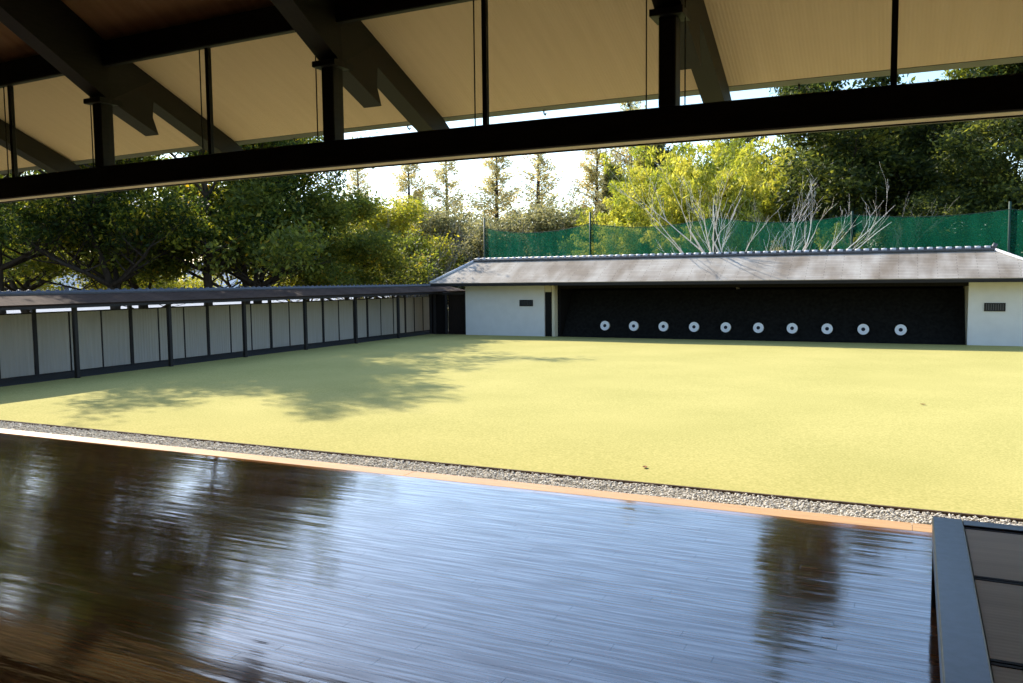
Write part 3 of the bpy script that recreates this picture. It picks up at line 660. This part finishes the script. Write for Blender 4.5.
# ------------------------------------------------------------------ vegetation
def leaves_mesh(name, centers, radii, count, size, mat, flat=.0, squash=(1,1,1), seed=0, droop=0., aspect=.5, core=.0):
    r=np.random.default_rng(seed)
    centers=np.asarray(centers,float); radii=np.asarray(radii,float)
    w=radii**2; w/=w.sum()
    idx=r.choice(len(centers),count,p=w)
    d=r.normal(size=(count,3)); d/=np.linalg.norm(d,axis=1)[:,None]
    rad=r.random(count)**(.42)
    P=centers[idx]+d*(rad*radii[idx])[:,None]*np.array(squash)
    P+=r.normal(size=P.shape)*(.10*radii[idx])[:,None]
    n=r.normal(size=(count,3)); n[:,2]=np.abs(n[:,2])+flat; n/=np.linalg.norm(n,axis=1)[:,None]
    a=np.cross(n,r.normal(size=(count,3))); a/=np.linalg.norm(a,axis=1)[:,None]
    if droop>0:
        a=a+np.array([0,0,-droop]); a/=np.linalg.norm(a,axis=1)[:,None]
    bb=np.cross(n,a); bb/=np.linalg.norm(bb,axis=1)[:,None]
    s=size*r.uniform(.6,1.35,count)[:,None]
    k=n*s*.12
    V=np.stack([P-a*s, P+bb*s*aspect-k, P+a*s, P-bb*s*aspect-k],1).reshape(-1,3)
    F=np.arange(count*4).reshape(-1,4)
    me=bpy.data.meshes.new(name); me.vertices.add(len(V)); me.vertices.foreach_set('co',V.ravel())
    me.loops.add(F.size); me.loops.foreach_set('vertex_index',F.ravel().astype(np.int32))
    me.polygons.add(len(F)); me.polygons.foreach_set('loop_start',np.arange(0,F.size,4,dtype=np.int32)); me.update()
    cl=r.random(len(centers))[idx]
    tone=np.clip(.55*cl+.45*r.random(count),0,1)
    at=me.attributes.new('tone','FLOAT','POINT'); at.data.foreach_set('value',np.repeat(tone,4).astype(np.float32))
    me.materials.append(mat); return me

def grow_tree(seed, H, crown_r, trunk_r, base_h, levels=3, lean=.15, mult=1, minz=0.):
    """returns trunk/branch MB and list of foliage cluster centres"""
    r=random.Random(seed); mb=MB(); tips=[]
    def branch(p,dirv,ln,rad,lv):
        n=5; pts=[p]; rads=[rad]; d=dirv.normalized(); q=p.copy()
        for k in range(n):
            d=(d+Vector((r.uniform(-.22,.22),r.uniform(-.22,.22),r.uniform(-.06,.16)))).normalized()
            q=q+d*ln/n; pts.append(q.copy()); rads.append(rad*(1-.62*(k+1)/n))
            if lv>0 and k>=1:
                for _ in range(2 if r.random()<.6 else 1):
                    th=r.uniform(0,2*PI); side=Vector((math.cos(th),math.sin(th),r.uniform(-.05,.5)))
                    branch(q.copy(),(d*.45+side).normalized(),ln*r.uniform(.42,.62),rads[-1]*.62,lv-1)
        mb.tube(pts,rads,7 if lv>1 else 5,cap=False)
        if lv<=1: tips.append((q,lv)); 
        if lv==0: tips.append((pts[3],lv))
    stems=mult
    for s in range(stems):
        a=r.uniform(0,2*PI); L0=lean*(1.6 if stems>1 else 1)
        d=Vector((math.cos(a)*L0,math.sin(a)*L0,1)).normalized()
        # bare lower trunk
        q=Vector((0.15*s,0.1*s,0)); pts=[q.copy()]; rads=[trunk_r*1.25]
        for k in range(4):
            d=(d+Vector((r.uniform(-.1,.1),r.uniform(-.1,.1),.1))).normalized(); q=q+d*base_h/4; pts.append(q.copy()); rads.append(trunk_r*(1-.05*k))
        mb.tube(pts,rads,9,cap=False)
        branch(q,d,H-base_h-1.0,trunk_r*.8,levels)
        for k in range(4):
            th=a+k*PI/2+r.uniform(-.4,.4); branch(q.copy(),Vector((math.cos(th),math.sin(th),r.uniform(.15,.5))),crown_r*.95,trunk_r*.5,levels-1)
    # fit crown to the wanted height and spread
    zs=max(t[0].z for t in tips); sc=(H-.6)/zs
    rs=sorted(math.hypot(t[0].x,t[0].y) for t in tips)[int(len(tips)*.93)]; sx=min(crown_r/rs,1.6)
    mb.v=[(p[0]*sx if p[2]>base_h*.3 else p[0],p[1]*sx if p[2]>base_h*.3 else p[1],p[2]*sc) for p in mb.v]
    cs=[(t[0].x*sx,t[0].y*sx,t[0].z*sc) for t in tips if t[0].z*sc>max(base_h*.55,minz)]
    return mb,cs

TREES={}
def tree_proto(key,seed,H,R,tr,base,count,size,lmat,clr,levels=3,mult=1,aspect=.5,bark='bark',flat=.3,minz=0.):
    mb,cs=grow_tree(seed,H,R,tr,base,levels,.15,mult,minz)
    rr=random.Random(seed); rad=[clr*rr.uniform(.6,1.25) for _ in cs]
    tm=mb.build('trunk',M[bark]); tmesh=tm.data; bpy.data.objects.remove(tm)
    lm=leaves_mesh('foliage',cs,rad,count,size,M[lmat],flat=flat,squash=(1,1,.7),seed=seed,aspect=aspect)
    TREES[key]=(tmesh,lm)
tree_proto('oakA',3,13.5,4.4,.26,3.4,42000,.082,'leaf_dark',.52,minz=3.5)
tree_proto('oakB',5,12.5,4.8,.24,2.8,40000,.082,'leaf_dark',.52,mult=2,minz=3.3)
tree_proto('mapleA',9,7.2,3.6,.16,1.5,36000,.08,'leaf_mid',.7,minz=2.1)
tree_proto('mapleB',21,7.0,3.4,.15,1.3,26000,.09,'leaf_yellow',.75,minz=2.1)
tree_proto('forestA',13,16,3.0,.3,1.6,36000,.12,'leaf_forest',.8)
tree_proto('forestB',17,12,3.0,.26,1.0,32000,.12,'leaf_forest',.8)
tree_proto('mixed',19,11,4.0,.2,1.2,40000,.11,'leaf_mid',.95)
tree_proto('haze',23,6.0,3.4,.12,.8,20000,.09,'leaf_haze',.9)

def place_tree(name,key,x,y,s,rz,label,group,cat='tree',sz=None):
    t=thing(name,label,cat,(x,y,G-.08),group)
    for me,nm in zip(TREES[key],('trunk','foliage')):
        o=bpy.data.objects.new(nm,me); C.objects.link(o); o.parent=t
    t.rotation_euler=(0,0,rz); t.scale=(s,s,sz or s); return t
LG='broadleaf trees behind the covered walkway'
left=[('oakA',-31,20.0,1.0,.3,1.15,'tall dark evergreen tree at the left edge of the photo behind the walkway'),
('oakB',-27.8,22.6,1.0,2.1,1.15,'dark tree with forked leaning trunks behind the left part of the walkway'),
('oakA',-25.6,25.3,1.0,4.0,1.1,'tall dark tree with a thick trunk, behind the middle left of the walkway'),
('oakB',-25.4,28.0,.95,5.2,1.05,'dark spreading tree behind the centre of the walkway'),
('mapleA',-23.2,31.6,1.0,1.0,1.0,'rounded green tree turning yellow near the right end of the walkway'),
('mapleB',-26.5,40.5,1.0,2.2,1.05,'bright yellow green tree behind the rounded green tree'),
('mapleB',-29,36,.8,3.3,.8,'yellow tree low behind the walkway, seen under the dark branches'),
('mapleB',-36,31,.9,.4,.75,'yellow leaved tree glimpsed through the dark trees further left'),
('mapleB',-44,28,1.0,5.4,.8,'yellow leaved tree glimpsed at the far left behind the dark trunks'),
('oakA',-26.6,14.6,.75,2.6,.8,'dark tree at the very left edge, close behind the near end of the walkway'),
('oakB',-38,26,1.0,1.2,1.0,'dark tree standing far back at the left edge'),
('mapleA',-25.6,27.3,1.35,4.4,1.5,'tall turning green tree between the dark trees and the sky gap'),
('mapleA',-30,26.0,1.3,5.9,1.3,'green tree with small leaves behind the forked dark tree')]
for k,x,y,s,rz,sz,lb in left: place_tree('broadleaf_tree',k,x,y,s,rz,lb,LG,sz=sz)
RG='forest trees behind the net'
right=[('forestA',-3.9,47,.72,.2,1.32,'tallest dark evergreen tree, behind the bare branches'),
('forestB',-1.6,42,1.1,1.3,1.0,'dark evergreen tree behind the fourth bay of the net, in front of taller ones'),
('forestB',1.6,45,1.15,1.3,1.08,'dark evergreen tree behind the net, right of the tallest one'),
('forestA',4.4,46,1.05,2.7,1.05,'dark evergreen tree behind the right end of the target house'),
('forestB',6.9,43,1.1,3.9,1.15,'dark evergreen tree above the right-hand corner of the roof'),
('forestB',4.2,39.5,.8,2.0,.75,'low dark tree just behind the net at the right'),
('forestB',-.2,38.6,.6,4.7,.5,'low dark tree just behind the net, right of the small pale bamboo'),
('forestB',2.6,38.4,.55,1.9,.42,'lowest dark bush like tree behind the right end of the net'),
('mixed',-1.0,50,.85,3.1,1.15,'sunlit green tree showing above the dark forest'),
('mixed',3.2,52,.9,.5,1.25,'green tree standing high behind the dark trees at the right'),
('forestA',9.8,49,1.1,4.3,1.0,'dark evergreen tree at the right edge of the photo'),
('forestA',14.5,44,1.1,1.6,1.0,'dark evergreen tree beyond the right edge of the target house roof'),
('forestB',19.5,47,1.2,3.6,1.2,'dark evergreen tree furthest to the right behind the net'),
('forestA',7.4,53,1.1,.6,1.05,'dark tree far back near the right edge of the photo'),
('forestB',-8.2,55,1.0,2.4,1.0,'dark tree far behind the right-hand bamboo')]
for k,x,y,s,rz,sz,lb in right: place_tree('evergreen_tree' if 'forest' in k else 'broadleaf_tree',k,x,y,s,rz,lb,RG,sz=sz)
SG='grey green bushes beyond the walkway end'
for x,y,s,rz,lb,k in [(-27.5,47,1.25,.4,'hazy grey green bush left of the net, topmost of its cluster','haze'),(-24.3,44,1.05,2.2,'grey green bush behind the left end of the target house roof','haze'),
 (-20.0,43,1.1,3.6,'grey green bush behind the left bay of the net','haze'),(-16.2,45,1.2,5.0,'grey green bush behind the second net pole','haze'),(-33.5,52,1.3,1.4,'dark bushy tree left of the redwoods, above the yellow tree','oakB'),(-22.5,50,.95,4.4,'grey green bush far back under the redwoods','haze'),(-31,47,1.2,.8,'grey green bush behind the yellow green tree','haze')]:
    sc=s*(.52 if k=='oakB' else 1.0); place_tree('bushy_tree',k,x,y,sc,rz,lb,SG,'bush')

place_tree('bushy_tree','haze',-4.9,33.25,.30,1.1,'thin grey green bush growing in front of the net among bleached branches',SG,'bush',.62)
# bamboo
def bamboo_proto(seed,H,R,n,count):
    r=random.Random(seed); mb=MB(); cs=[];rad=[]
    for k in range(n):
        a=r.uniform(0,2*PI); q=R*.5*math.sqrt(r.random()); bx,by=q*math.cos(a),q*math.sin(a); h=H*r.uniform(.65,1); out=r.uniform(.12,.5)*R
        pts=[]
        for j in range(9):
            u=j/8; pts.append((bx+math.cos(a)*out*u**2.2,by+math.sin(a)*out*u**2.2,h*u*(1-.07*u*u)))
        mb.tube(pts,[.045*(1-.85*j/8) for j in range(9)],6,cap=False)
        for j in range(2,9):
            for _ in range(2):
                p=pts[j]; cs.append((p[0]+r.uniform(-.5,.5),p[1]+r.uniform(-.5,.5),p[2]+r.uniform(-.4,.3))); rad.append(r.uniform(.35,.7)*(1.15-.06*j))
    o=mb.build('culms',M['culm']); cm=o.data; bpy.data.objects.remove(o)
    lm=leaves_mesh('foliage',cs,rad,count,.12,M['leaf_bamboo'],flat=.2,squash=(1,1,.9),seed=seed,droop=.8,aspect=.3)
    return cm,lm
TREES['bamA']=bamboo_proto(31,8.0,2.6,20,32000); TREES['bamB']=bamboo_proto(37,7.0,2.4,18,28000)
BG='bamboo clumps behind the net'
for x,y,s,rz,sz,k,lb in [(-14.8,43,.95,0,.95,'bamB','low yellow bamboo clump behind the second net pole'),(-12.0,42,1.05,1.3,1.05,'bamA','yellow green bamboo clump right of the second net pole'),
 (-13.0,47,1.15,2.2,1.4,'bamA','tall yellow green bamboo reaching up to the beam beside the sky'),(-9.6,43,1.05,4.0,1.3,'bamB','bright bamboo clump above the middle of the net'),(-7.2,41,1.0,5.2,1.12,'bamA','bright bamboo clump left of the bare branches'),
 (-9.6,48,1.2,1.7,1.4,'bamA','tall bamboo clump reaching the beam above the third net pole'),(-6.4,46,1.2,.7,1.42,'bamB','tall bamboo clump behind the bare branches'),(-3.0,44,1.0,3.3,1.3,'bamA','tall bamboo clump above the tips of the bare branches'),(-9.3,38,.75,2.9,.7,'bamB','short yellow bamboo just behind the net, middle bay'),(-13.0,38.5,.7,1.9,.66,'bamA','short yellow bamboo just behind the net near the second pole'),(-2.2,37.5,.45,1.1,.66,'bamB','small pale bamboo clump poking over the net at the right')]:
    place_tree('bamboo_clump',k,x,y,s,rz,lb,BG,'bamboo',sz)

# tall sparse redwoods
def redwood_proto(seed,H,count,lmat='leaf_meta'):
    r=random.Random(seed); mb=MB(); cs=[];rad=[]
    mb.tube([(0,0,0),(.05,0,H*.5),(0,.05,H)],[.24,.14,.02],8,cap=False)
    z=H*.18
    while z<H*.99:
        u=z/H; L0=(1-u)**.75*H*.20+.2
        for k in range(5):
            a=r.uniform(0,2*PI); l=L0*r.uniform(.5,1.1); e=(math.cos(a)*l,math.sin(a)*l,z+l*.75)
            mb.tube([(0,0,z),(e[0]*.5,e[1]*.5,z+l*.35),e],[.035*(1-u)+.012,.02,.006],4,cap=False)
            for f in (.45,.7,.95): cs.append((e[0]*f,e[1]*f,z+(e[2]-z)*f)); rad.append(.22+.30*(1-u))
        z+=H*.018+.12
    o=mb.build('trunk',M['bark']); cm=o.data; bpy.data.objects.remove(o)
    return cm,leaves_mesh('foliage',cs,rad,count,.11,M[lmat],seed=seed,squash=(1,1,1.25),aspect=.38,droop=.2)
TREES['redA']=redwood_proto(41,15,13000); TREES['redB']=redwood_proto(43,15,8500); TREES['conA']=redwood_proto(47,11,30000,'leaf_haze')
MG='row of tall sparse redwoods'
for x,y,sz,k,rz,lb in [(-50.0,70,.97,'redB',.3,'sparse redwood just right of the broadleaf trees, leftmost of the redwoods'),(-43.9,70,.965,'redA',1.2,'orange tinged redwood, second of the row from the left'),
 (-39.6,70,1.0,'redB',2.0,'sparse bare topped redwood, third of the row from the left'),(-34.2,70,1.0,'redA',3.3,'redwood rising just left of the net, fourth from the left'),(-30.0,70,1.02,'redB',4.1,'sparse redwood above the left bay of the net'),
 (-24.4,70,1.0,'redA',5.3,'redwood beside the dark conifer at the bamboo edge'),(-21.3,70,1.25,'redB',.9,'tallest redwood, its top showing between the beam and the eave')]:
    place_tree('redwood_tree',k,x,y,1.5,rz,lb,MG,'tree',sz)
CG='conifers behind the net'
for x,y,s,rz,sz,lb in [(-15.3,47,.8,0,.80,'dark green conifer left of the bamboo'),(-13.6,50,.95,1.1,1.05,'taller dark conifer rising behind the bamboo'),(-19.5,52,.7,2.0,.62,'small conifer behind the left bay of the net'),(-34,55,.8,2.6,.78,'dark pointed conifer between the first two redwoods')]:
    place_tree('conifer','conA',x,y,s*1.3,rz,lb,CG,'tree',sz)

# bare trees
def bare_proto(seed,H,R,mat,rad=.05,levels=3,stems=7,spread=.8):
    r=random.Random(seed); mb=MB()
    def br(p,d,ln,ra,lv):
        pts=[p];rs=[ra];q=p.copy();d=d.normalized();n=5
        for k in range(n):
            d=(d+Vector((r.uniform(-.13,.13),r.uniform(-.13,.13),r.uniform(-.02,.10)))).normalized(); q=q+d*ln/n; pts.append(q.copy()); rs.append(max(ra*(1-.75*(k+1)/n),.004))
            if lv>0 and r.random()<.72:
                br(q.copy(),(d+Vector((r.uniform(-.7,.7),r.uniform(-.7,.7),r.uniform(-.1,.5)))),ln*r.uniform(.35,.6),rs[-1]*.65,lv-1)
        mb.tube(pts,rs,5,cap=False)
    for s in range(stems):
        a=2*PI*s/stems+r.uniform(-.3,.3)
        br(Vector((0,0,0)),Vector((math.cos(a)*spread,math.sin(a)*spread,1)),H*r.uniform(.75,1.05),rad,levels)
    o=mb.build('branches',M[mat]); m_=o.data; bpy.data.objects.remove(o); return m_
bareA=bare_proto(51,5.3,3,'grey_bark',.12,3,9,.95); bareB=bare_proto(53,4.2,3,'dead_twig',.05,3,10,.8)
for me,x,y,s,rz,lb in [(bareA,-4.9,33.1,.95,.5,'large leafless bush with bleached grey branches in front of the net'),(bareB,-6.3,37.0,1.0,2.6,'leafless grey bush behind the net, left of the large one'),
 (bareB,-25.2,40.5,1.15,.2,'leafless grey shrub behind the left end of the target house'),(bareB,-23.2,37.5,1.0,1.9,'leafless twiggy shrub beside the walkway end'),(bareB,-17.0,37,.85,3.1,'leafless twigs behind the left bay of the net'),(bareB,-1.2,36.2,.9,4.0,'leafless twigs behind the right bay of the net')]:
    o=bpy.data.objects.new('bare_bush',me); C.objects.link(o); o.location=(x,y,G-.1); o.rotation_euler=(0,0,rz); o.scale=(s,s,s); tag(o,lb,'bush','leafless bushes')

# pale houses far beyond the walkway
flat('pale_yard',-140,-45,-10,150,G-.03,M['pale_ground'],.04)
for x,y,w,dp,h,lb in [(-78,34,9,16,3.2,'low pale building far beyond the left end of the walkway'),(-82,62,9,20,3.6,'low pale building far beyond the middle of the walkway'),(-84,96,9,26,3.8,'long pale building far beyond the right half of the walkway')]:
    hs=thing('pale_building',lb,'building',(x,y,G),'pale buildings beyond the trees')
    b=MB(); b.box(x-w/2,x+w/2,y-dp/2,y+dp/2,G-.1,G+h-.01); b.build('wall',M['house_wall'],hs)
    b=MB(); b.extrude_y([(x-w/2-.4,G+h),(x+w/2+.4,G+h),(x,G+h+1.5)],[y-dp/2-.4,y+dp/2+.4]); b.build('roof',M['house_roof'],hs)
    n=int(dp/3)
    for k in range(n):
        yy=y-dp/2+dp*(k+.5)/n; b=MB(); b.box(x+w/2,x+w/2+.03,yy-.6,yy+.6,G+1.1,G+2.1); b.build('window',M['window_dark'],hs)

# ------------------------------------------------------------------ light
S=Vector((-1.2,.615,1.0)).normalized()     # towards the sun
sd=bpy.data.lights.new('sun','SUN'); sd.energy=5.0; sd.angle=.0095; sd.color=(1,.93,.80)
so=bpy.data.objects.new('sun',sd); C.objects.link(so); so.rotation_euler=S.to_track_quat('Z','Y').to_euler(); so.location=(0,0,30)
w=bpy.data.worlds.new('sky'); bpy.context.scene.world=w; w.use_nodes=True; wt=w.node_tree; wt.nodes.clear()
wo=N(wt,'ShaderNodeOutputWorld'); bg=N(wt,'ShaderNodeBackground'); sk=N(wt,'ShaderNodeTexSky')
sk.sky_type='NISHITA'; sk.sun_disc=False; sk.sun_elevation=math.asin(S.z); sk.sun_rotation=math.atan2(S.x,S.y); sk.air_density=1.1; sk.dust_density=.7; sk.ozone_density=2.5; sk.altitude=50
bg.inputs['Strength'].default_value=.20
L(wt,sk.outputs[0],bg.inputs[0]); L(wt,bg.outputs[0],wo.inputs[0])

# ------------------------------------------------------------------ camera
yaw,pitch,roll=.4393,.0739,-.0107
F=Vector((-math.sin(yaw)*math.cos(pitch),math.cos(yaw)*math.cos(pitch),-math.sin(pitch)))
r=Vector((math.cos(yaw),math.sin(yaw),0)); u=r.cross(F)
Rv=r*math.cos(roll)+u*math.sin(roll); Uv=-r*math.sin(roll)+u*math.cos(roll)
cam=bpy.data.cameras.new('camera'); co=bpy.data.objects.new('camera',cam); C.objects.link(co)
m=Matrix((Rv,Uv,-F)).transposed().to_4x4(); m.translation=(0,0,1.7); co.matrix_world=m
cam.sensor_width=36; cam.lens=822.26/1023*36; cam.clip_end=1000; cam.clip_start=.05
sc=bpy.context.scene; sc.camera=co
sc.view_settings.view_transform='Standard'; sc.view_settings.look='None'; sc.view_settings.gamma=1; sc.view_settings.use_curve_mapping=False
sc.view_settings.exposure=0.85
sc.cycles.max_bounces=8; sc.cycles.diffuse_bounces=5; sc.cycles.transparent_max_bounces=12; sc.cycles.use_denoising=True
